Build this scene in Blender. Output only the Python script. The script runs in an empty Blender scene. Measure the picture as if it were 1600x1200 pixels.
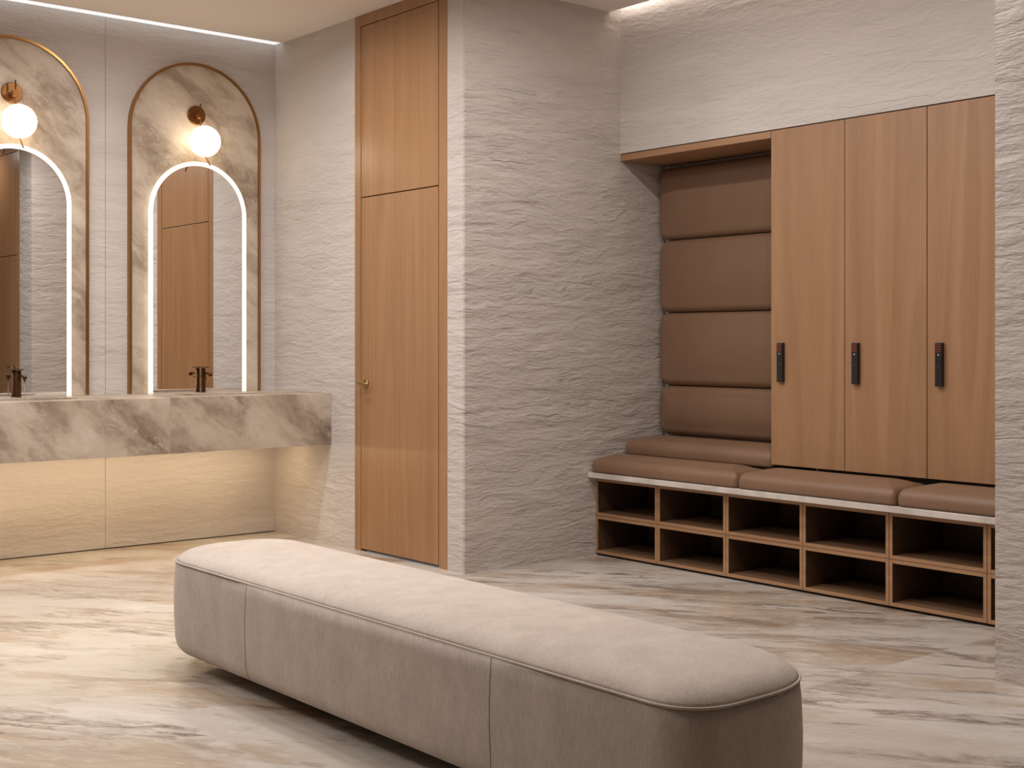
import bpy, bmesh, math, random
from mathutils import Vector, Matrix

SC = bpy.context.scene
COL = SC.collection

# ------------------------------------------------------------------ camera
cam_data = bpy.data.cameras.new('camera')
cam = bpy.data.objects.new('camera', cam_data)
COL.objects.link(cam)
cam.location = (0.0, 0.0, 1.2)
cam.rotation_euler = (math.radians(90), 0, 0.8763 - math.radians(90))
cam_data.sensor_fit = 'HORIZONTAL'
cam_data.sensor_width = 36.0
cam_data.lens = 2021.4 / 1600 * 36.0
cam_data.shift_y = -64.4 / 1600
cam_data.clip_start = 0.05
SC.camera = cam

# ------------------------------------------------------------------ colour management, world
SC.view_settings.view_transform = 'Standard'
SC.view_settings.look = 'None'
SC.view_settings.gamma = 1.0
SC.view_settings.use_curve_mapping = False
SC.view_settings.exposure = 0.35
SC.cycles.use_denoising = True
SC.cycles.max_bounces = 8
SC.cycles.diffuse_bounces = 5
SC.cycles.sample_clamp_indirect = 4.0
world = bpy.data.worlds.new('world')
SC.world = world
world.use_nodes = True
world.node_tree.nodes['Background'].inputs['Color'].default_value = (0.9, 0.93, 1.0, 1)
world.node_tree.nodes['Background'].inputs['Strength'].default_value = 0.15

# ------------------------------------------------------------------ ceiling downlights (lamps) and one added fill
WHITE = (1.0, 0.955, 0.93)


def downlight_or_fill(name, x, y, power, size=0.14, color=WHITE, spread=170, tilt=0.0):
    l = bpy.data.lights.new(name, 'AREA')
    l.shape = 'DISK'
    l.size = size
    l.energy = power
    l.color = color
    l.spread = math.radians(spread)
    o = bpy.data.objects.new(name, l)
    COL.objects.link(o)
    o.location = (x, y, 3.075)
    o.rotation_euler = (0, -math.radians(tilt), 0)
    return o


for x in (1.0, 2.1, 3.15):
    downlight_or_fill('downlight_or_fill', x, 5.95, 12.5)
for y, pw in ((1.5, 3.0), (2.95, 8.5), (4.3, 11)):
    downlight_or_fill('downlight_or_fill', 3.90, y, pw, 0.10, tilt=10)
for x, y, pw in ((2.75, 3.3, 20), (2.45, 4.6, 17)):
    downlight_or_fill('downlight_or_fill', x, y, pw, 0.22)
downlight_or_fill('downlight_or_fill', 0.2, 4.6, 27, 0.8)  # added soft fill from the left, stands in for wall bounce

# ------------------------------------------------------------------ node helpers


class NT:
    def __init__(self, name):
        self.m = bpy.data.materials.new(name)
        self.m.use_nodes = True
        self.t = self.m.node_tree
        self.b = self.t.nodes['Principled BSDF']

    def n(self, typ, **kw):
        nd = self.t.nodes.new(typ)
        ins = kw.pop('ins', {})
        for k, v in kw.items():
            setattr(nd, k, v)
        for k, v in ins.items():
            self.set(nd, k, v)
        return nd

    def set(self, nd, k, v):
        s = nd.inputs[k]
        if isinstance(v, bpy.types.NodeSocket):
            self.t.links.new(v, s)
        else:
            s.default_value = v

    def pos(self):
        return self.n('ShaderNodeNewGeometry').outputs['Position']

    def mapping(self, vec, scale=(1, 1, 1), rot=(0, 0, 0), loc=(0, 0, 0)):
        return self.n('ShaderNodeMapping', ins={'Vector': vec, 'Scale': scale, 'Rotation': rot, 'Location': loc}).outputs[0]

    def noise(self, vec, scale=1.0, detail=6.0, rough=0.55, dist=0.0, kind='FBM', normalize=True, out=0):
        nd = self.n('ShaderNodeTexNoise', noise_type=kind)
        if kind == 'FBM':
            nd.normalize = normalize
        for k, v in (('Vector', vec), ('Scale', scale), ('Detail', detail), ('Roughness', rough), ('Distortion', dist)):
            self.set(nd, k, v)
        return nd.outputs[out]

    def math(self, op, a, b=0.0, c=0.0, clamp=False):
        nd = self.n('ShaderNodeMath', operation=op, use_clamp=clamp)
        for i, v in enumerate((a, b, c)):
            self.set(nd, i, v)
        return nd.outputs[0]

    def vadd(self, a, b, s=1.0):
        m = self.n('ShaderNodeVectorMath', operation='SCALE', ins={0: b, 'Scale': s}).outputs[0]
        return self.n('ShaderNodeVectorMath', operation='ADD', ins={0: a, 1: m}).outputs[0]

    def ramp(self, fac, stops, interp='LINEAR'):
        nd = self.n('ShaderNodeValToRGB', ins={'Fac': fac})
        cr = nd.color_ramp
        cr.interpolation = interp
        while len(cr.elements) < len(stops):
            cr.elements.new(0.5)
        for e, (p, c) in zip(cr.elements, stops):
            e.position = p
            e.color = (c, c, c, 1) if isinstance(c, (int, float)) else (*c, 1)
        return nd.outputs[0]

    def mix(self, fac, a, b, blend='MIX'):
        nd = self.n('ShaderNodeMix', data_type='RGBA', blend_type=blend)
        self.set(nd, 0, fac)
        for k, v in ((6, a), (7, b)):
            if isinstance(v, tuple) and len(v) == 3:
                v = (*v, 1)
            self.set(nd, k, v)
        return nd.outputs[2]

    def bump(self, h, strength=1.0, distance=0.01, normal=None):
        nd = self.n('ShaderNodeBump', ins={'Height': h, 'Strength': strength, 'Distance': distance})
        if normal is not None:
            self.set(nd, 'Normal', normal)
        return nd.outputs[0]

    def out(self, color=None, rough=None, metal=None, normal=None, spec=None, **kw):
        for k, v in (('Base Color', color), ('Roughness', rough), ('Metallic', metal), ('Normal', normal), ('Specular IOR Level', spec)):
            if v is not None:
                if isinstance(v, tuple) and len(v) == 3:
                    v = (*v, 1)
                self.set(self.b, k, v)
        for k, v in kw.items():
            self.set(self.b, k.replace('_', ' '), v)
        return self.m


def plain(name, color, rough=0.5, metal=0.0, spec=0.5):
    return NT(name).out(color, rough, metal, spec=spec)


def emit(name, color, strength):
    t = NT(name)
    t.set(t.b, 'Base Color', (0.8, 0.8, 0.8, 1))
    t.set(t.b, 'Emission Color', (*color, 1))
    t.set(t.b, 'Emission Strength', strength)
    return t.m


# ------------------------------------------------------------------ materials
def plaster(name, strength, base=(0.60, 0.55, 0.515)):
    """horizontally dragged, chiselled plaster"""
    t = NT(name)
    p = t.pos()
    warp = t.noise(t.mapping(p, (1.1, 1.1, 2.2)), 1.3, 3, 0.5, out=1)
    wv = t.n('ShaderNodeVectorMath', operation='SUBTRACT', ins={0: warp, 1: (0.5, 0.5, 0.5)}).outputs[0]
    pw = t.vadd(p, wv, 0.11)
    n1 = t.noise(t.mapping(pw, (1.7, 1.7, 8.5)), 1.0, 9, 0.56)
    n2 = t.noise(t.mapping(pw, (5.0, 5.0, 19.0), loc=(3.1, 7.7, 1.3)), 1.0, 6, 0.6)
    n3 = t.noise(t.mapping(p, (26, 26, 60)), 1.0, 4, 0.6)
    n4 = t.noise(t.mapping(pw, (1.3, 1.3, 4.2), loc=(9, 2, 5)), 1.0, 3, 0.5)

    # ledges: soft rise, sharp drop
    def ledge(n, k):
        f = t.math('FRACT', t.math('MULTIPLY', n, k))
        return t.ramp(f, [(0.0, 0.0), (0.80, 1.0), (0.97, 0.1), (1.0, 0.0)])
    ledge_mask = t.ramp(n4, [(0.38, 0.15), (0.62, 1.0)])
    h = t.math('MULTIPLY', ledge(n1, 5.0), t.math('MULTIPLY', ledge_mask, 0.34))
    h = t.math('ADD', h, t.math('MULTIPLY', ledge(n2, 3.0), 0.17))
    h = t.math('ADD', h, t.math('MULTIPLY', n1, 0.9))
    h = t.math('ADD', h, t.math('MULTIPLY', n2, 0.45))
    h = t.math('ADD', h, t.math('MULTIPLY', n3, 0.20))
    nb = t.bump(h, strength, 0.022)
    tone = t.noise(t.mapping(p, (0.8, 0.8, 5.0)), 1.4, 5, 0.6)
    dark = tuple(c * 0.93 for c in base)
    lite = tuple(min(1, c * 1.05) for c in base)
    col = t.mix(t.ramp(tone, [(0.3, 0.0), (0.7, 1.0)]), dark, lite)
    return t.out(col, 0.85, normal=nb, spec=0.25)


def oak(name, a=(0.30, 0.150, 0.064), b=(0.46, 0.250, 0.118), axis='Z', rough=0.42):
    t = NT(name)
    p = t.pos()
    sc = {'Z': (1, 1, 0.05), 'Y': (1, 0.05, 1)}[axis]
    k = lambda s: tuple(s * c for c in sc)
    warp = t.noise(t.mapping(p, k(3.0)), 1.0, 2, 0.5, out=1)
    wv = t.n('ShaderNodeVectorMath', operation='SUBTRACT', ins={0: warp, 1: (0.5, 0.5, 0.5)}).outputs[0]
    pw = t.vadd(p, wv, 0.22)
    broad = t.noise(t.mapping(pw, k(9.0)), 1.0, 3, 0.5)
    rings = t.math('FRACT', t.math('MULTIPLY', t.noise(t.mapping(pw, k(3.6)), 1.0, 1, 0.4), 9.0))
    rings = t.ramp(rings, [(0.0, 0.0), (0.8, 1.0), (1.0, 0.0)], 'EASE')
    fine = t.noise(t.mapping(p, k(95.0)), 1.0, 4, 0.6)
    pores = t.ramp(t.noise(t.mapping(p, k(230.0)), 1.0, 2, 0.5), [(0.30, 0.0), (0.42, 1.0)])
    f = t.math('ADD', t.math('MULTIPLY', broad, 0.62), t.math('MULTIPLY', rings, 0.13))
    f = t.math('ADD', f, t.math('MULTIPLY', fine, 0.30))
    f = t.ramp(f, [(0.30, 0.0), (0.72, 1.0)])
    col = t.mix(f, a, b)
    col = t.mix(t.math('MULTIPLY', t.math('SUBTRACT', 1.0, pores), 0.16), col, tuple(c * 0.55 for c in a))
    nb = t.bump(fine, 0.12, 0.002)
    return t.out(col, rough, normal=nb, spec=0.5)


def stone(name, stops, rot, scale, vein_col, vein_amt, dark_col, dark_amt, rough, joint=None):
    t = NT(name)
    p = t.pos()
    if joint:
        # the slab pattern jumps at each joint between two slabs
        sep = t.n('ShaderNodeSeparateXYZ', ins={0: p}).outputs[0]
        step = t.math('GREATER_THAN', sep, joint)
        off = t.n('ShaderNodeCombineXYZ', ins={0: t.math('MULTIPLY', step, 3.7), 2: t.math('MULTIPLY', step, 1.9)}).outputs[0]
        p = t.vadd(p, off, 1.0)
    q = t.mapping(t.mapping(p, rot=rot), scale)
    warp = t.noise(q, 1.1, 4, 0.55, out=1)
    wv = t.n('ShaderNodeVectorMath', operation='SUBTRACT', ins={0: warp, 1: (0.5, 0.5, 0.5)}).outputs[0]
    qw = t.vadd(q, wv, 1.1)
    n1 = t.noise(qw, 1.0, 10, 0.62)
    col = t.ramp(n1, stops)
    n2 = t.noise(qw, 1.7, 5, 0.55)
    v = t.ramp(t.math('ABSOLUTE', t.math('SUBTRACT', n2, 0.5)), [(0.0, 1.0), (0.018, 0.0)])
    vm = t.ramp(t.noise(q, 0.9, 3, 0.5), [(0.42, 0.0), (0.6, 1.0)])
    col = t.mix(t.math('MULTIPLY', t.math('MULTIPLY', v, vm), vein_amt), col, vein_col)
    n3 = t.noise(t.mapping(qw, loc=(11, 5, 3)), 1.0, 9, 0.66)
    d = t.ramp(n3, [(0.60, 0.0), (0.70, 1.0)])
    col = t.mix(t.math('MULTIPLY', d, dark_amt), col, dark_col)
    return t.out(col, rough, spec=0.5)


M = {}
M['plaster'] = plaster('chiselled_plaster', 0.6)
M['plaster_strong'] = plaster('deep_chiselled_plaster', 0.85, (0.565, 0.505, 0.46))
M['plaster_fine'] = plaster('fine_plaster', 0.45)
M['unseen'] = plain('taupe_paint', (0.16, 0.14, 0.125), 0.9, spec=0.2)
M['ceiling'] = plain('ceiling_paint', (0.82, 0.755, 0.70), 0.9, spec=0.2)
M['cove'] = plain('cove_paint', (0.8, 0.8, 0.8), 0.9, spec=0.2)
M['oak'] = oak('oak_veneer', (0.276, 0.143, 0.069), (0.382, 0.211, 0.106))
M['oak_door'] = oak('oak_door_veneer', (0.30, 0.155, 0.070), (0.405, 0.222, 0.106), rough=0.30)
M['oak_edge'] = oak('oak_box_veneer', (0.30, 0.155, 0.078), (0.415, 0.232, 0.120), axis='Y')
M['oak_shaded'] = oak('shaded_oak_inside', (0.075, 0.040, 0.021), (0.115, 0.062, 0.033), axis='Y', rough=0.5)  # cubby oak darkened, the shade inside is put into its colour
M['oak_half_shaded'] = oak('half_shaded_oak', (0.14, 0.075, 0.038), (0.21, 0.115, 0.060), axis='Y', rough=0.5)  # same oak less darkened, painted shade for the cubby floors
M['dark_gap'] = plain('dark_gap', (0.02, 0.014, 0.01), 0.8)
M['marble'] = stone('brown_marble',
                    [(0.30, (0.17, 0.118, 0.080)), (0.42, (0.335, 0.262, 0.198)), (0.54, (0.50, 0.415, 0.33)), (0.70, (0.62, 0.54, 0.45))],
                    (0, math.radians(-38), 0), (2.3, 2.3, 4.8), (0.68, 0.60, 0.51), 0.42, (0.15, 0.105, 0.075), 0.48, 0.45, joint=3.084)


def floor_marble():
    """big cream slabs with long brown and rusty streaks; the pattern jumps from slab to slab"""
    t = NT('cream_marble')
    p = t.pos()
    xyz = t.n('ShaderNodeSeparateXYZ', ins={0: p})
    row = t.math('FLOOR', t.math('DIVIDE', t.math('SUBTRACT', xyz.outputs[1], 2.80), 2.06))
    off = t.n('ShaderNodeCombineXYZ', ins={0: t.math('MULTIPLY', row, 6.1), 1: t.math('MULTIPLY', row, 2.3), 2: t.math('MULTIPLY', row, 4.6)}).outputs[0]
    q0 = t.mapping(t.mapping(t.vadd(p, off), rot=(0, 0, math.radians(55))), (1, 1, 1))
    q = t.mapping(q0, (0.85, 2.7, 1.0))
    warp = t.noise(q, 1.3, 5, 0.6, out=1)
    wv = t.n('ShaderNodeVectorMath', operation='SUBTRACT', ins={0: warp, 1: (0.5, 0.5, 0.5)}).outputs[0]
    qw = t.vadd(q, wv, 1.3)
    n1 = t.noise(qw, 1.15, 11, 0.66)
    col = t.ramp(n1, [(0.30, (0.26, 0.185, 0.13)), (0.385, (0.39, 0.32, 0.26)), (0.455, (0.53, 0.475, 0.415)), (0.58, (0.57, 0.525, 0.47)), (0.70, (0.66, 0.62, 0.57))])
    # rusty bands
    n2 = t.noise(t.mapping(qw, loc=(7, 3, 1)), 0.8, 8, 0.62)
    rust = t.ramp(n2, [(0.54, 0.0), (0.62, 0.75), (0.72, 0.1)])
    col = t.mix(rust, col, (0.40, 0.285, 0.19))
    # thin dark streaks that follow the bands
    qs = t.vadd(t.mapping(q0, (0.55, 3.6, 1.0), loc=(2, 9, 4)), wv, 1.5)
    n3 = t.noise(qs, 0.9, 7, 0.6)
    st = t.ramp(t.math('ABSOLUTE', t.math('SUBTRACT', n3, 0.5)), [(0.0, 1.0), (0.018, 0.6), (0.05, 0.0)])
    gate = t.ramp(t.noise(t.mapping(q0, (0.8, 1.6, 1), loc=(4, 4, 8)), 1.0, 3, 0.5), [(0.42, 0.0), (0.54, 1.0)])
    fray = t.ramp(t.noise(qw, 6.0, 6, 0.7), [(0.38, 0.15), (0.60, 1.0)])
    st = t.math('MULTIPLY', st, t.math('MULTIPLY', gate, fray))
    col = t.mix(t.math('MULTIPLY', st, 0.95), col, (0.115, 0.075, 0.05))
    # pale hairline veins
    n4 = t.noise(qw, 2.0, 4, 0.5)
    lv = t.ramp(t.math('ABSOLUTE', t.math('SUBTRACT', n4, 0.52)), [(0.0, 1.0), (0.012, 0.0)])
    col = t.mix(t.math('MULTIPLY', lv, 0.30), col, (0.76, 0.71, 0.64))
    return t.out(col, 0.30, spec=0.5)


M['floor_stone'] = floor_marble()
M['slab'] = stone('grey_marble', [(0.3, (0.42, 0.37, 0.33)), (0.5, (0.58, 0.53, 0.48)), (0.7, (0.66, 0.61, 0.56))],
                  (0, 0, 0), (3, 5, 5), (0.7, 0.65, 0.6), 0.4, (0.3, 0.24, 0.2), 0.4, 0.35)
M['brass'] = plain('brushed_brass', (0.38, 0.20, 0.07), 0.28, 1.0)
M['bronze'] = plain('dark_bronze', (0.11, 0.052, 0.022), 0.32, 1.0)
M['lamp_brass'] = plain('lamp_brass', (0.26, 0.12, 0.045), 0.32, 1.0)
M['antique'] = plain('antique_brass', (0.42, 0.30, 0.13), 0.35, 1.0)
M['mirror'] = plain('mirror_glass', (0.86, 0.86, 0.86), 0.0, 1.0)
M['black'] = plain('black_plastic', (0.012, 0.012, 0.013), 0.32)
M['black_gloss'] = plain('black_glass', (0.02, 0.014, 0.014), 0.15)
M['red_print'] = plain('red_print', (0.17, 0.028, 0.018), 0.5)
M['grey_print'] = plain('grey_print', (0.35, 0.35, 0.35), 0.5)
M['globe'] = emit('opal_glass_lit', (1.0, 0.82, 0.58), 4.2)
M['led'] = emit('led_diffuser', (1.0, 0.88, 0.60), 1.15)
M['warm_led'] = emit('warm_led', (1.0, 0.77, 0.48), 15.0)
M['cove_led'] = emit('cove_led', (0.93, 0.96, 1.0), 0.58)
M['niche_led'] = emit('niche_led', (1.0, 0.92, 0.84), 24.0)
M['rubber'] = plain('black_rubber', (0.015, 0.013, 0.012), 0.8)
M['basin'] = plain('basin_stone', (0.33, 0.25, 0.19), 0.35)


def _leather():
    t = NT('brown_leather')
    p = t.pos()
    n = t.noise(p, 260, 3, 0.5)
    tone = t.noise(p, 3.0, 3, 0.5)
    col = t.mix(tone, (0.190, 0.107, 0.063), (0.222, 0.128, 0.077))
    return t.out(col, 0.48, normal=t.bump(n, 0.10, 0.001), spec=0.4)


def _fabric():
    t = NT('beige_velour')
    p = t.pos()
    blotch = t.noise(t.mapping(p, (11, 11, 6.0)), 1.0, 6, 0.62)
    streak = t.noise(t.mapping(p, (130, 130, 38)), 1.0, 3, 0.65)
    f = t.math('ADD', t.math('MULTIPLY', blotch, 0.5), t.math('MULTIPLY', streak, 0.5))
    col = t.mix(t.ramp(f, [(0.34, 0.0), (0.66, 1.0)]), (0.50, 0.425, 0.365), (0.67, 0.580, 0.505))
    weave = t.noise(p, 420, 2, 0.5)
    h = t.math('ADD', t.math('MULTIPLY', streak, 0.6), weave)
    return t.out(col, 0.95, normal=t.bump(h, 0.35, 0.002), spec=0.15, Sheen_Weight=0.25, Sheen_Roughness=0.5)


M['leather'] = _leather()
M['fabric'] = _fabric()
M['seam_shade'] = plain('seam_groove_shade', (0.24, 0.185, 0.145), 0.9, spec=0.1)  # shadow in the seam grooves, painted as a darker fabric tone


def _water():
    t = NT('water')
    return t.out((0.95, 0.97, 1.0), 0.0, spec=0.5, Transmission_Weight=1.0, IOR=1.33)


M['water'] = _water()

# ------------------------------------------------------------------ mesh helpers


class MB:
    """collects shapes in world coordinates and links them as ONE mesh object"""

    def __init__(self):
        self.bm = bmesh.new()

    def box(self, x0, x1, y0, y1, z0, z1, bevel=0.0, seg=2):
        b = bmesh.new()
        bmesh.ops.create_cube(b, size=1.0)
        for v in b.verts:
            v.co = Vector(((x0 + x1) / 2 + v.co.x * (x1 - x0), (y0 + y1) / 2 + v.co.y * (y1 - y0), (z0 + z1) / 2 + v.co.z * (z1 - z0)))
        if bevel:
            bmesh.ops.bevel(b, geom=b.edges[:], offset=bevel, segments=seg, profile=0.5, affect='EDGES')
        self._merge(b)
        return self

    def _merge(self, b, smooth=False):
        vm = {}
        for v in b.verts:
            vm[v] = self.bm.verts.new(v.co)
        for f in b.faces:
            try:
                nf = self.bm.faces.new([vm[v] for v in f.verts])
                nf.smooth = smooth or f.smooth
            except ValueError:
                pass
        b.free()

    def rings(self, rings, cap0=True, cap1=True, smooth=True, closed=False):
        """loft through rings (lists of points of equal length)"""
        vs = [[self.bm.verts.new(p) for p in r] for r in rings]
        n = len(vs[0])
        m = len(vs)
        for i in range(m if closed else m - 1):
            a, b = vs[i], vs[(i + 1) % m]
            for k in range(n):
                f = self.bm.faces.new((a[k], a[(k + 1) % n], b[(k + 1) % n], b[k]))
                f.smooth = smooth
        if not closed:
            if cap0:
                self.bm.faces.new(list(reversed(vs[0]))).smooth = False
            if cap1:
                self.bm.faces.new(vs[-1]).smooth = False
        return self

    def tube(self, pts, r, n=12, closed=False, smooth=True):
        pts = [Vector(p) for p in pts]
        rings = []
        m = len(pts)
        ref = None
        for i, p in enumerate(pts):
            if closed:
                d = (pts[(i + 1) % m] - pts[i - 1]).normalized()
            elif i == 0:
                d = (pts[1] - p).normalized()
            elif i == m - 1:
                d = (p - pts[-2]).normalized()
            else:
                d = ((pts[i + 1] - p).normalized() + (p - pts[i - 1]).normalized()).normalized()
            if ref is None:
                ref = Vector((0, 0, 1)) if abs(d.z) < 0.9 else Vector((1, 0, 0))
            u = (ref - d * ref.dot(d)).normalized()
            ref = u
            w = d.cross(u)
            rr = r[i] if isinstance(r, (list, tuple)) else r
            rings.append([p + (u * math.cos(2 * math.pi * k / n) + w * math.sin(2 * math.pi * k / n)) * rr for k in range(n)])
        return self.rings(rings, smooth=smooth, closed=closed)

    def disc(self, c, axis, r, t, n=40, bevel=0.002):
        """a round plate: centre of its back face, axis direction, radius, thickness"""
        c = Vector(c)
        a = Vector(axis).normalized()
        self.tube([c, c + a * (t - bevel), c + a * t], [r, r, r - bevel], n)
        return self

    def sphere(self, c, r, u=48, v=24):
        b = bmesh.new()
        bmesh.ops.create_uvsphere(b, u_segments=u, v_segments=v, radius=r)
        bmesh.ops.translate(b, verts=b.verts[:], vec=Vector(c))
        self._merge(b, True)
        return self

    def build(self, name, mat, parent=None):
        me = bpy.data.meshes.new(name)
        bmesh.ops.recalc_face_normals(self.bm, faces=self.bm.faces[:])
        off = Vector((0, 0, 0))
        q = parent
        while q is not None:
            off += q.location
            q = q.parent
        if off.length:
            for v in self.bm.verts:
                v.co -= off
        self.bm.to_mesh(me)
        self.bm.free()
        me.materials.append(mat)
        o = bpy.data.objects.new(name, me)
        COL.objects.link(o)
        if parent is not None:
            o.parent = parent
        return o


def thing(name, label, cat, loc, group=None):
    o = bpy.data.objects.new(name, None)
    o.empty_display_size = 0.05
    COL.objects.link(o)
    o.location = loc
    tag(o, label, cat, group)
    return o


def tag(o, label, cat, group=None):
    o['label'] = label
    o['category'] = cat
    if group:
        o['group'] = group
    return o


def struct(o, label=None, cat=None):
    o['kind'] = 'structure'
    if label:
        o['label'] = label
    if cat:
        o['category'] = cat
    return o


def dup(root, loc, label):
    """copies a thing with its parts and their sub-parts"""
    r = root.copy()
    COL.objects.link(r)
    r.location = loc
    r['label'] = label
    for ch in list(root.children):
        c = ch.copy()
        COL.objects.link(c)
        c.parent = r
        for g in list(ch.children):
            d = g.copy()
            COL.objects.link(d)
            d.parent = c
    return r


def rrect(a, b, r, n=10, e=2.0):
    """rounded rectangle outline, half sizes a, b; r = corner radius or four of them (+-, counted from the +u +v corner); e = roundness"""
    rs = r if isinstance(r, tuple) else (r, r, r, r)
    rs = [max(min(q, a - 1e-4 if not isinstance(r, tuple) else 2 * a - 2e-4, b - 1e-4), 1e-4) for q in rs]
    out = []
    pw = lambda v: math.copysign(abs(v) ** (2.0 / e), v)
    for q, sx, sy, a0 in ((rs[0], 1, 1, 0), (rs[1], -1, 1, 90), (rs[2], -1, -1, 180), (rs[3], 1, -1, 270)):
        for k in range(n + 1):
            t = math.radians(a0 + 90 * k / n)
            out.append((sx * (a - q) + q * pw(round(math.cos(t), 9)), sy * (b - q) + q * pw(round(math.sin(t), 9))))
    return out


def puff_rings(centre, a, b, r, profile, frame=None, core=None):
    """stack of inset rounded rectangles; frame maps (u, v, w) to world"""
    c = Vector(centre)
    rings = []
    for inset, w in profile:
        aa, bb = a - inset, b - inset
        if core and inset > core:
            # past the soft edge the rings close evenly onto the middle line
            k = (inset - core) / (a - core)
            base = rrect(a - core, b - core, tuple(max(q - core, 0.03) for q in r), 14, 2.5)
            lim = b - a
            rings.append([c + Vector((u * (1 - k), v + (max(-lim, min(lim, v)) - v) * k, w)) for u, v in base])
            continue
        if isinstance(r, tuple):
            k = max(aa, 2e-3) / a
            pts = rrect(max(aa, 2e-3), max(bb, 2e-3), tuple(max(q - inset, 0.05 * k) for q in r), 14, 2.5)
        else:
            pts = rrect(max(aa, 2e-3), max(bb, 2e-3), max(r - inset, 0.012))
        ring = []
        for u, v in pts:
            ring.append(c + (Vector((u, v, w)) if frame is None else frame[0] * u + frame[1] * v + frame[2] * w))
        rings.append(ring)
    return rings


def fillet(h, re, rb, puff, half, bulge=0.0):
    """profile from the bottom face up to a softly domed top"""
    prof = [(half * 0.6, 0.0)]
    for k in range(5):
        t = math.radians(90 * k / 4)
        prof.append((rb * (1 - math.sin(t)), rb * (1 - math.cos(t))))
    zt = h - re
    if zt - rb > 0.02:
        prof.append((-bulge, (rb + zt) / 2))
    for k in range(9):
        t = math.radians(90 * k / 8)
        prof.append((re * (1 - math.cos(t)), zt + re * math.sin(t)))
    for k in range(1, 6):
        s = k / 5
        prof.append((re + (half * 0.96 - re) * s, h + puff * math.sin(s * math.pi / 2)))
    return prof


# ------------------------------------------------------------------ dimensions (metres)
YV = 7.292      # vanity wall
XD = 4.11       # door wall
YB = 5.332      # side wall of the niche
XL = 5.242      # wall over the lockers, locker fronts
XR = 4.255      # right-hand wall
YR = 2.43       # its end
HC = 3.09       # ceiling
XBACK = 5.62    # back of the seat recess

# ------------------------------------------------------------------ the setting
struct(MB().box(-1.6, 6.0, -1.8, 7.6, -0.12, 0.0).build('floor', M['floor_stone']), 'cream marble floor with brown streaks', 'floor')
# ceiling: main slab stopping short of the vanity wall, a second one over the niche
c = MB().box(-1.6, XD, -1.8, 7.195, HC, HC + 0.06)
c.box(XD, XL - 0.085, -1.8, YB, HC, HC + 0.06)
struct(c.build('ceiling', M['ceiling']), 'plain beige ceiling', 'ceiling')
struct(MB().box(-1.6, XD, 7.0, YV + 0.02, HC + 0.125, HC + 0.15).build('trim_1', M['cove']), 'lid of the lit cove along the vanity wall', 'trim')
struct(MB().box(XL - 0.3, XL + 0.02, YR - 0.2, YB, HC + 0.125, HC + 0.15).build('trim_2', M['cove']), 'lid of the lit cove along the locker wall', 'trim')

# vanity wall: two panels with a fine upright joint and a level joint
SX = 2.997
g = 0.0011
w = MB().box(-1.6, XD + 0.05, YV + 0.004, YV + 0.15, 0, HC + 0.125)
struct(w.build('wall_back', M['dark_gap']), 'backing behind the vanity wall panels', 'wall')
w = MB()
w.box(-1.6, SX - g, YV, YV + 0.02, 0.006, HC + 0.125)
w.box(SX + g, XD, YV, YV + 0.02, 0.006, HC + 0.125)
struct(w.build('wall_back_panels', M['plaster_fine']), 'pale textured plaster wall behind the vanity', 'wall')

# door wall, solid block between the room and the niche (three pieces around the door opening)
DY0, DY1 = 5.468, 6.358
w = MB()
w.box(XD, XBACK + 0.2, DY1, YV + 0.15, 0, HC + 0.15)
w.box(XD, XBACK + 0.2, YB, DY0, 0, HC + 0.15)
w.box(XD + 0.16, XBACK + 0.2, DY0, DY1, 0, HC + 0.15)
struct(w.build('wall_door', M['plaster']), 'pale chiselled plaster wall around the tall door', 'wall')
# rough end face towards the niche
struct(MB().box(XD + 0.002, XBACK + 0.2, YB - 0.012, YB, 0, HC + 0.15).build('wall_niche', M['plaster_strong']),
       'deeply chiselled plaster end wall beside the lockers', 'wall')
YN = YB - 0.012
struct(MB().box(XL, XL + 0.2, YR - 0.2, YN, 2.287, HC + 0.125).build('wall_locker', M['plaster']),
       'pale chiselled plaster wall over the lockers', 'wall')
struct(MB().box(XBACK, XBACK + 0.2, YR - 0.2, YN, 0, HC).build('wall_recess', M['plaster_fine']), 'back of the seat recess', 'wall')
EY0, EY1 = 1.225, 2.115
w = MB()
w.box(XR, XBACK + 0.2, EY1, YR, 0, HC)
w.box(XR, XBACK + 0.2, -1.8, EY0, 0, HC)
w.box(XR + 0.16, XBACK + 0.2, EY0, EY1, 0, HC)
struct(w.build('wall_right', M['plaster_strong']), 'pale chiselled plaster wall at the right edge', 'wall')
struct(MB().box(-1.75, -1.6, -1.8, YV + 0.1, 0, HC + 0.15).build('wall_left', M['unseen']), 'plain taupe wall at the left end of the room', 'wall')
struct(MB().box(-1.75, XBACK, -1.95, -1.8, 0, HC + 0.15).build('wall_front', M['unseen']), 'plain taupe wall at the near end of the room', 'wall')

# ------------------------------------------------------------------ door
M['gap_light'] = plain('bluish_gap_light', (0.16, 0.20, 0.25), 0.5)  # bluish outside light under the door leaf, painted as a strip colour


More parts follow.
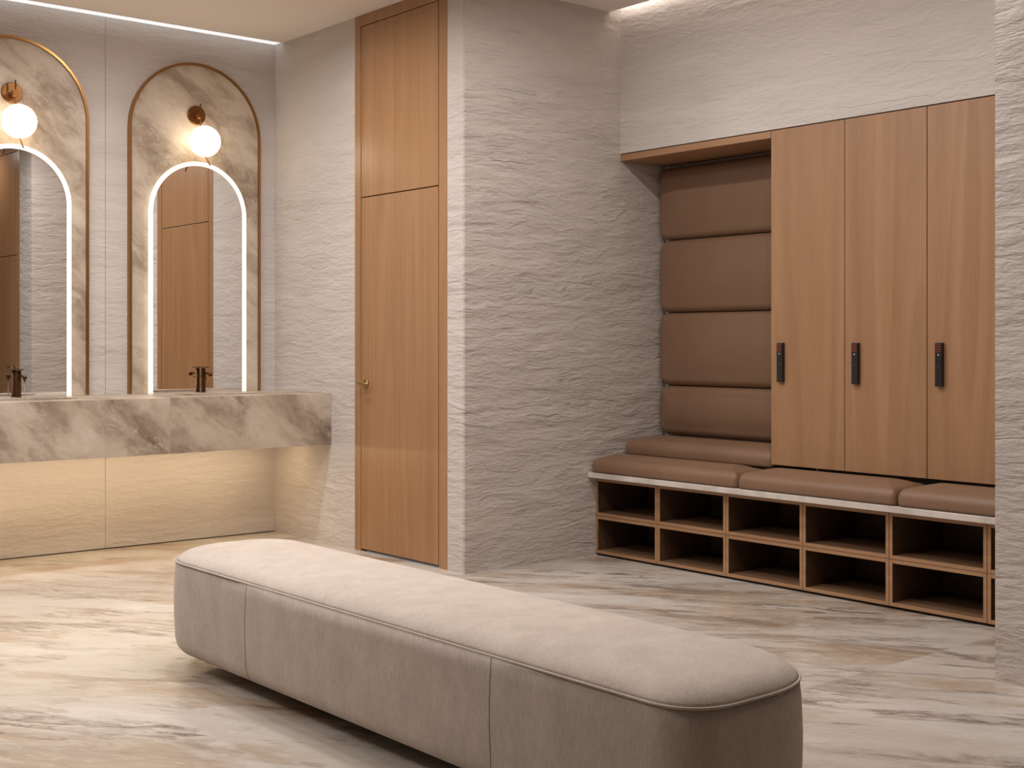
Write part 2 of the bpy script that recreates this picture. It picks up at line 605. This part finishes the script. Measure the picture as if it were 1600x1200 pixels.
def make_door(name, xd, y0, y1, label):
    door = bpy.data.objects.new(name, None)
    COL.objects.link(door)
    door.location = (xd, (y0 + y1) / 2, 0)
    struct(door, label, 'door')
    fx0, fx1 = xd - 0.003, xd + 0.14
    f = MB()
    f.box(fx0, fx1, y1 - 0.062, y1, 0, HC - 0.001, 0.0015, 1)
    f.box(fx0, fx1, y0, y0 + 0.072, 0, HC - 0.001, 0.0015, 1)
    f.box(fx0, fx1, y0 + 0.0715, y1 - 0.0615, 3.026, HC - 0.001, 0.0015, 1)
    f.build('frame', M['oak_door'], door)
    MB().box(xd + 0.10, xd + 0.14, y0 + 0.07, y1 - 0.06, 0.0, 3.03).build('backing', M['dark_gap'], door)
    ly0, ly1 = y0 + 0.0785, y1 - 0.0675
    leaf = MB().box(xd - 0.002, xd + 0.045, ly0, ly1, 0.014, 2.034, 0.0012, 1).build('leaf', M['oak_door'], door)
    MB().box(xd - 0.002, xd + 0.045, ly0, ly1, 2.040, 3.021, 0.0012, 1).build('transom_panel', M['oak_door'], door)
    MB().box(xd + 0.002, xd + 0.10, y0 + 0.074, y1 - 0.12, 0.0, 0.008).build('gap_light_strip', M['gap_light'], door)
    hy, hz = y1 - 0.120, 0.967
    h = MB()
    h.disc((xd - 0.002, hy, hz), (-1, 0, 0), 0.025, 0.008)
    h.tube([(xd - 0.005, hy, hz), (xd - 0.045, hy, hz)], 0.009, 16)
    h.tube([(xd - 0.045, hy + 0.018, hz + 0.001), (xd - 0.045, hy - 0.01, hz), (xd - 0.045, hy - 0.04, hz), (xd - 0.044, hy - 0.085, hz)],
           [0.0085, 0.009, 0.008, 0.007], 16)
    h.build('handle', M['antique'], leaf)


make_door('door_1', XD, DY0, DY1, 'tall honey oak door with transom panel in the plaster wall')
make_door('door_2', XR, EY0, EY1, 'tall oak door seen only in the left-hand mirror')

# ------------------------------------------------------------------ vanity counter
CY0 = 6.617
CX0 = 0.9
CZ0, CZ1 = 0.594, 0.899
BAS = [(2.455, 6.93), (3.558, 6.93)]
ct = thing('vanity_counter', 'thick brown marble vanity counter hung on the plaster wall under the arches', 'counter', (2.5, 6.95, CZ0))


def counter_mesh():
    """slab with two oval openings in its top"""
    mb = MB()
    n = 48
    bm = mb.bm
    # sides and bottom
    P = lambda x, y, z: bm.verts.new((x, y, z))
    xs = [CX0, 1.9, 3.0065, XD - 0.001]
    # outer skin without the top
    def quad(*p):
        bm.faces.new([P(*q) for q in p])
    x0, x1, y0, y1 = CX0, XD - 0.001, CY0, YV - 0.001
    quad((x0, y0, CZ0), (x1, y0, CZ0), (x1, y0, CZ1), (x0, y0, CZ1))
    quad((x1, y1, CZ0), (x0, y1, CZ0), (x0, y1, CZ1), (x1, y1, CZ1))
    quad((x0, y1, CZ0), (x0, y0, CZ0), (x0, y0, CZ1), (x0, y1, CZ1))
    quad((x1, y0, CZ0), (x1, y1, CZ0), (x1, y1, CZ1), (x1, y0, CZ1))
    quad((x0, y1, CZ0), (x1, y1, CZ0), (x1, y0, CZ0), (x0, y0, CZ0))
    # top in three cells, the last two with an oval hole
    quad((xs[0], y0, CZ1), (xs[1], y0, CZ1), (xs[1], y1, CZ1), (xs[0], y1, CZ1))
    for (bx, by), (a, b) in zip(BAS, ((xs[1], xs[2]), (xs[2], xs[3]))):
        inner, outer, low = [], [], []
        for k in range(n):
            t = 2 * math.pi * k / n
            cx, sy = math.cos(t), math.sin(t)
            inner.append(P(bx + BRX * cx, by + BRY * sy, CZ1))
            low.append(P(bx + BRX * cx, by + BRY * sy, CZ1 - 0.02))
            # project outwards onto the cell rectangle
            ks = []
            if cx > 1e-9: ks.append((b - bx) / cx)
            if cx < -1e-9: ks.append((a - bx) / cx)
            if sy > 1e-9: ks.append((y1 - by) / sy)
            if sy < -1e-9: ks.append((y0 - by) / sy)
            s = min(ks)
            outer.append(P(bx + s * cx, by + s * sy, CZ1))
        for k in range(n):
            j = (k + 1) % n
            bm.faces.new((inner[k], inner[j], outer[j], outer[k]))
            bm.faces.new((inner[k], low[k], low[j], inner[j]))
        for qx, qy in ((a, y0), (b, y0), (b, y1), (a, y1)):
            # close the little corner triangles
            best = None
            for k in range(n):
                j = (k + 1) % n
                A, B = outer[k].co, outer[j].co
                if (abs(A.x - B.x) > 1e-6 and abs(A.y - B.y) > 1e-6):
                    dd = (A - Vector((qx, qy, CZ1))).length + (B - Vector((qx, qy, CZ1))).length
                    if best is None or dd < best[0]:
                        best = (dd, k, j)
            if best:
                bm.faces.new((outer[best[1]], P(qx, qy, CZ1), outer[best[2]]))
    return mb


BRX, BRY = 0.235, 0.165
counter_mesh().build('slab', M['marble'], ct)
for bx, by in BAS:
    mb = MB()
    rings = []
    for s, z in ((1.03, -0.019), (0.985, -0.019), (0.96, -0.06), (0.86, -0.11), (0.6, -0.135), (0.12, -0.14)):
        rings.append([(bx + BRX * s * math.cos(2 * math.pi * k / 48), by + BRY * s * math.sin(2 * math.pi * k / 48), CZ1 + z) for k in range(48)])
    mb.rings(rings, cap0=False)
    bowl = mb.build('basin', M['basin'], ct)
    MB().disc((bx, by, CZ1 - 0.139), (0, 0, 1), 0.03, 0.004).build('drain', M['bronze'], bowl)
strip = MB().box(1.0, XD - 0.12, 6.98, 7.02, CZ0 - 0.0125, CZ0 - 0.0005)
tag(strip.build('light_strip', M['warm_led']), 'warm glowing light strip on the underside of the marble counter', 'light strip')

# ------------------------------------------------------------------ cove light strips
strip = MB().box(-1.5, XD - 0.001, 7.196, YV - 0.0005, HC + 0.006, HC + 0.016)
tag(strip.build('light_strip', M['cove_led']), 'white light strip in the ceiling slot along the vanity wall', 'light strip')
strip = MB().box(XL - 0.115, XL - 0.095, YR, YB - 0.02, HC + 0.062, HC + 0.075)
tag(strip.build('light_strip', M['niche_led']), 'light strip in the ceiling cove over the lockers', 'light strip')


# ------------------------------------------------------------------ arches, mirrors, lamps, taps
def arch_pts(cx, hw, z0, zs, n=40):
    """open outline of a round-headed arch in the wall plane, left foot to right foot"""
    pts = [(cx - hw, z0)]
    for k in range(n + 1):
        t = math.pi - math.pi * k / n
        pts.append((cx + hw * math.cos(t), zs + hw * math.sin(t)))
    pts.append((cx + hw, z0))
    return pts


def arch_solid(cx, hw, z0, zs, y0, y1):
    """filled arch slab, y0 nearer the room"""
    pts = arch_pts(cx, hw, z0, zs)
    mb = MB()
    a = [mb.bm.verts.new((x, y0, z)) for x, z in pts]
    b = [mb.bm.verts.new((x, y1, z)) for x, z in pts]
    n = len(pts)
    mb.bm.faces.new(a)
    mb.bm.faces.new(list(reversed(b)))
    for k in range(n):
        j = (k + 1) % n
        mb.bm.faces.new((a[k], b[k], b[j], a[j]))
    return mb


def arch_band(cx, hw, z0, zs, wdt, y0, y1):
    """band along an arch outline, wdt wide inwards"""
    o = arch_pts(cx, hw, z0, zs)
    i = arch_pts(cx, hw - wdt, z0, zs)
    rings = []
    for (xo, zo), (xi, zi) in zip(o, i):
        rings.append([(xo, y0, zo), (xi, y0, zi), (xi, y1, zi), (xo, y1, zo)])
    mb = MB()
    mb.rings(rings, smooth=False)
    return mb


AC = 3.560          # centre of the right-hand arch
STEP = -1.103       # to the left-hand one
YP = YV - 0.020     # face of the marble panel
YM = YV - 0.042     # mirror face
CT = CZ1 + 0.001

arch = thing('arch_panel', 'brown marble arch panel in a thin brass frame, right one nearer the door', 'wall panel', (AC, YV, CT), 'marble arches over the counter')
arch_solid(AC, 0.418, CT, 2.468, YP, YV - 0.001).build('marble_panel', M['marble'], arch)
arch_band(AC, 0.430, CT, 2.468, 0.0135, YP - 0.014, YV - 0.001).build('frame', M['brass'], arch)

mir = thing('wall_mirror', 'arched mirror with glowing rim on the right-hand marble arch', 'mirror', (AC + 0.004, YP, CT), 'arched mirrors over the counter')
MC = AC + 0.004
arch_solid(MC, 0.304, CT, 1.979, YM + 0.004, YP - 0.001).build('backing_box', M['bronze'], mir)
arch_solid(MC, 0.2945, CT, 1.979, YM, YM + 0.003).build('glass', M['mirror'], mir)
arch_band(MC, 0.3185, CT, 1.979, 0.024, YM - 0.003, YM + 0.010).build('light_rim', M['led'], mir)

lamp = thing('wall_lamp', 'brass wall lamp with lit opal globe on the right-hand arch', 'lamp', (AC - 0.003, YP, 2.58), 'globe lamps over the mirrors')
LX = AC - 0.003
MB().disc((LX, YP, 2.582), (0, -1, 0), 0.058, 0.012, 48, 0.003).build('wall_plate', M['lamp_brass'], lamp)
MB().tube([(LX, YP - 0.011, 2.572), (LX, 7.200, 2.572)], 0.019, 24).build('arm', M['lamp_brass'], lamp)
MB().tube([(LX, 7.210, 2.645), (LX, 7.210, 2.500), (LX, 7.210, 2.400), (LX, 7.205, 2.382), (LX, 7.192, 2.367), (LX, 7.085, 2.258)], 0.0042, 10).build('rod', M['lamp_brass'], lamp)
MB().sphere((LX, 7.152, 2.41), 0.0925).build('globe', M['globe'], lamp)

FX, FY = 3.575, 7.212
tap = thing('basin_tap', 'dark bronze pillar tap with flat lever at the right-hand basin', 'tap', (FX, FY, CT), 'bronze taps on the counter')
MB().tube([(FX, FY, CT), (FX, FY, CT + 0.004), (FX, FY, CT + 0.004), (FX, FY, 1.046)], [0.0165, 0.0165, 0.0138, 0.0138], 28).build('body', M['bronze'], tap)
mb = MB()
mb.disc((FX, FY, 1.049), (0, 0, 1), 0.018, 0.006)
mb.box(FX - 0.009, FX + 0.009, FY - 0.062, FY, 1.0495, 1.0545, 0.0015, 1)
mb.build('lever', M['bronze'], tap)
sp = MB().tube([(FX, FY - 0.012, 1.017), (FX, FY - 0.094, 1.015)], 0.0068, 16).build('spout', M['bronze'], tap)
MB().tube([(FX, FY - 0.094, 1.022), (FX, FY - 0.094, 1.000)], 0.0115, 18).build('nozzle', M['bronze'], sp)

for root, lab in ((arch, 'brown marble arch panel in a thin brass frame, cut by the left picture edge'),
                  (mir, 'arched mirror with glowing rim on the left-hand marble arch'),
                  (lamp, 'brass wall lamp with lit opal globe on the left-hand arch'),
                  (tap, 'dark bronze pillar tap running water at the left-hand basin')):
    l = root.location
    dup(root, (l.x + STEP, l.y, l.z), lab)
mb = MB().tube([(FX + STEP, FY - 0.094, 0.9995), (FX + STEP, FY - 0.094, 0.90), (FX + STEP, FY - 0.094, CZ1 - 0.134)], [0.004, 0.003, 0.003], 12)
tag(mb.build('water_stream', M['water']), 'thin stream of water falling from the left-hand bronze tap', 'water')

# ------------------------------------------------------------------ shoe cubbies under the wall bench
XC = 5.045
CW = 0.4802
CH0, CH1 = 0.013, 0.438
CHH = (CH1 - CH0) / 2
rows = ('lower', 'upper')
ords = ('first', 'second', 'third', 'fourth', 'fifth', 'sixth')


def make_cubby(y1, z0, label):
    y0 = y1 - CW + 0.0024
    z1 = z0 + CHH - 0.0024
    t = 0.0165
    x1 = XL + 0.22
    r = thing('shoe_cubby', label, 'shoe cubby', (XC, (y0 + y1) / 2, z0), 'open oak shoe cubbies under the bench')
    xf = XC + 0.004
    fr = MB()
    fr.box(XC, xf, y1 - t, y1, z0, z1, 0.0008, 1)
    fr.box(XC, xf, y0, y0 + t, z0, z1, 0.0008, 1)
    fr.box(XC, xf, y0 + t, y1 - t, z0, z0 + t, 0.0008, 1)
    fr.box(XC, xf, y0 + t, y1 - t, z1 - t, z1, 0.0008, 1)
    fr.build('edge_frame', M['oak_edge'], r)['label'] = 'light oak front edge'
    MB().box(xf, x1, y1 - t, y1, z0, z1).build('side_panel', M['oak_shaded'], r)
    MB().box(xf, x1, y0, y0 + t, z0, z1).build('side_panel', M['oak_shaded'], r)
    MB().box(xf, x1, y0 + t, y1 - t, z0, z0 + t).build('bottom_board', M['oak_half_shaded'], r)
    MB().box(xf, x1, y0 + t, y1 - t, z1 - t, z1).build('top_board', M['oak_shaded'], r)
    MB().box(x1 - 0.008, x1, y0 + t, y1 - t, z0 + t, z1 - t).build('back_board', M['oak_shaded'], r)
    return r


YC = YN - 0.002
cub0 = make_cubby(YC, CH0, 'open oak shoe cubby in the lower row, first from the chiselled end wall')
for col in range(6):
    for row in range(2):
        if col == 0 and row == 0:
            continue
        l = cub0.location
        lab = f'open oak shoe cubby in the {rows[row]} row, {ords[col]} from the chiselled end wall'
        if col == 5:
            lab = f'open oak shoe cubby in the {rows[row]} row, mostly hidden by the right-hand wall'
        dup(cub0, (l.x, l.y - CW * col, l.z + CHH * row), lab)
tag(MB().box(XC + 0.018, XL + 0.2, YC - 6 * CW + 0.01, YC - 0.002, 0.0, CH0 - 0.0005).build('plinth', M['dark_gap']),
    'low dark plinth under the oak shoe cubbies', 'plinth')

# marble bench slab
SZ0, SZ1 = 0.443, 0.471
tag(MB().box(4.985, XBACK - 0.002, YR + 0.004, YN - 0.001, SZ0, SZ1, 0.002, 1).build('bench_slab', M['slab']),
    'pale grey marble slab lying on the oak shoe cubbies', 'bench top')
tag(MB().box(XC + 0.006, XL + 0.2, YR + 0.02, YN - 0.006, CH1, SZ0 - 0.0005).build('packing_board', M['oak_edge']),
    'thin oak board between the shoe cubbies and the marble slab', 'board')


# front row of seat cushions
def cushion(name, x0, x1, y0, y1, z, h, label, group, rr=0.030, re=0.050, puff=0.020):
    a, b = (x1 - x0) / 2, (y1 - y0) / 2
    prof = fillet(h, re, 0.016, puff, min(a, b), 0.002)
    o = MB().rings(puff_rings(((x0 + x1) / 2, (y0 + y1) / 2, z), a, b, rr, prof)).build(name, M['leather'])
    return tag(o, label, 'cushion', group)


G1 = 'brown leather cushions along the front of the wall bench'
cushion('seat_cushion', 4.998, XL + 0.026, 4.2535, 5.314, SZ1 + 0.0005, 0.084, 'brown leather seat cushion at the left end of the marble bench', G1)
cushion('seat_cushion', 4.998, XL + 0.06, 3.3375, 4.2495, SZ1 + 0.0005, 0.084, 'middle brown leather seat cushion in front of the two left lockers', G1)
cushion('seat_cushion', 4.998, XL + 0.06, YR + 0.02, 3.3335, SZ1 + 0.0005, 0.084, 'brown leather seat cushion running behind the right-hand wall', G1)

# raised seat in the recess
LK0 = 4.229
tag(MB().box(XL + 0.03, XBACK - 0.003, LK0 + 0.002, YN - 0.002, SZ1 + 0.0005, 0.556, 0.002, 1).build('seat_box', M['rubber']),
    'dark low box carrying the raised cushion in the recess', 'seat box')
cushion('recess_cushion', XL + 0.012, XBACK - 0.012, LK0 + 0.006, YN - 0.008, 0.5565, 0.095,
        'raised brown leather cushion in the recess below the padded back', 'cushions in the recess', 0.035, 0.060, 0.016)

# padded back: four upholstered panels
for k, lab in enumerate(('lowest brown leather back pad just above the raised cushion', 'second brown leather back pad from the bottom of the recess',
                         'third brown leather back pad from the bottom of the recess', 'topmost brown leather back pad under the oak header board')):
    z0 = 0.953 + (k - 1) * 0.4237
    z1 = z0 + 0.4215
    if k == 0:
        z0 = 0.664
    y0, y1 = LK0 + 0.004, YN - 0.018
    t = thing('back_pad', lab, 'back pad', (XBACK, (y0 + y1) / 2, z0), 'brown leather back pads in the recess')
    a, b = (y1 - y0) / 2, (z1 - z0) / 2
    prof = fillet(0.088, 0.046, 0.006, 0.018, min(a, b))
    fr = (Vector((0, 1, 0)), Vector((0, 0, 1)), Vector((-1, 0, 0)))
    MB().rings(puff_rings((XBACK - 0.006, (y0 + y1) / 2, (z0 + z1) / 2), a, b, 0.065, prof, fr)).build('pad', M['leather'], t)
    MB().box(XBACK - 0.006, XBACK - 0.0005, y0 + 0.01, y1 - 0.01, z0 + 0.01, z1 - 0.01).build('backing_board', M['rubber'], t)

# ------------------------------------------------------------------ lockers and header
LW = 0.4497
LZ0, LZ1 = 0.576, 2.281
tag(MB().box(XL, XBACK - 0.001, LK0 + 0.001, YN - 0.001, 2.245, LZ1, 0.001, 1).build('header_board', M['oak_edge']),
    'oak header board over the leather recess, left of the lockers', 'header board')


def make_locker(y1, label):
    y0 = y1 - LW
    t = thing('locker', label, 'locker', (XL, (y0 + y1) / 2, LZ0), 'tall oak lockers over the bench')
    b = MB()
    b.box(XL + 0.021, XBACK - 0.002, y1 - 0.016, y1 - 0.0005, LZ0, LZ1)
    b.box(XL + 0.021, XBACK - 0.002, y0 + 0.0005, y0 + 0.016, LZ0, LZ1)
    b.box(XL + 0.021, XBACK - 0.002, y0 + 0.016, y1 - 0.016, LZ0, LZ0 + 0.016)
    b.box(XL + 0.021, XBACK - 0.002, y0 + 0.016, y1 - 0.016, LZ1 - 0.016, LZ1)
    b.box(XBACK - 0.010, XBACK - 0.002, y0 + 0.016, y1 - 0.016, LZ0 + 0.016, LZ1 - 0.016)
    b.build('carcass', M['dark_gap'], t)
    d = MB().box(XL, XL + 0.020, y0 + 0.0018, y1 - 0.0018, LZ0 + 0.003, LZ1, 0.0012, 1).build('door', M['oak'], t)
    # keypad lock with its dark lever
    ly = y1 - 0.070
    lk = MB().box(XL - 0.020, XL - 0.0002, ly - 0.018, ly + 0.018, 1.002, 1.200, 0.002, 2).build('lock', M['black'], t)
    lk['label'] = 'slim black keypad lock'
    MB().box(XL - 0.0208, XL - 0.0199, ly - 0.015, ly + 0.015, 1.152, 1.197).build('keypad', M['black_gloss'], lk)
    kb = MB()
    for r_ in range(4):
        for c_ in range(3):
            kb.box(XL - 0.0212, XL - 0.0207, ly - 0.0125 + 0.009 * c_, ly - 0.0055 + 0.009 * c_, 1.156 + 0.0105 * r_, 1.1625 + 0.0105 * r_)
    kb.build('key_marks', M['red_print'], lk)
    MB().disc((XL - 0.0198, ly, 1.145), (-1, 0, 0), 0.0042, 0.0012, 16, 0.0004).build('status_dot', M['grey_print'], lk)
    MB().box(XL - 0.0206, XL - 0.0198, ly - 0.006, ly + 0.006, 1.0925, 1.0955).build('slot_mark', plain('dim_print', (0.10, 0.09, 0.09), 0.5), lk)
    return t


lk0 = make_locker(LK0, 'tall oak locker directly right of the leather recess')
for k, lab in ((1, 'second tall oak locker from the leather recess'), (2, 'third tall oak locker, beside the right-hand wall'),
               (3, 'last tall oak locker, tucked behind the right-hand wall')):
    l = lk0.location
    dup(lk0, (l.x, l.y - LW * k, l.z), lab)

# ------------------------------------------------------------------ upholstered bench in the middle of the room
OX0, OX1, OY0, OY1 = 2.094, 2.640, 1.900, 4.615
OA, OB = (OX1 - OX0) / 2, (OY1 - OY0) / 2
OC = ((OX0 + OX1) / 2, (OY0 + OY1) / 2)
ORR = (0.25, 0.25, 0.157, 0.32)
OZ0, OZS = 0.042, 0.391
ot = thing('upholstered_bench', 'long rounded beige fabric bench in the middle of the marble floor', 'bench', (OC[0], OC[1], 0))
prof = [(0.12, 0.0), (0.07, 0.001), (0.045, 0.006), (0.022, 0.018), (0.007, 0.038), (0.0, 0.065), (-0.004, 0.15), (-0.005, 0.22), (-0.002, 0.30), (0.003, OZS - OZ0)]
MB().rings(puff_rings((OC[0], OC[1], OZ0), OA, OB, ORR, prof)).build('side_cover', M['fabric'], ot)
prof = [(0.003, 0.0), (0.010, 0.010), (0.022, 0.021), (0.042, 0.032), (0.07, 0.040), (0.11, 0.046), (0.16, 0.0495), (0.21, 0.051), (0.268, 0.0515)]
MB().rings(puff_rings((OC[0], OC[1], OZS), OA, OB, ORR, prof, core=0.07)).build('seat_cover', M['fabric'], ot)
o = rrect(OA - 0.001, OB - 0.001, ORR, 20, 2.5)
MB().tube([(OC[0] + u, OC[1] + v, OZS + 0.001) for u, v in o], 0.0034, 8, closed=True).build('piping', M['fabric'], ot)
for y in (3.91, 2.60):
    for sx, xx in ((-1, OX0), (1, OX1)):
        pts = []
        for ins, z in ((0.022, 0.018), (0.007, 0.038), (0.0, 0.065), (-0.004, 0.15), (-0.005, 0.22), (-0.002, 0.30), (0.003, OZS - OZ0 - 0.003)):
            pts.append((xx - sx * ins, y, OZ0 + z))
        MB().tube(pts, 0.0013, 6).build('seam', M['seam_shade'], ot)
MB().rings(puff_rings((OC[0], OC[1], 0.0), OA - 0.19, OB - 0.30, 0.05, [(0, 0), (0, OZ0 + 0.002)]), smooth=False).build('plinth', M['rubber'], ot)
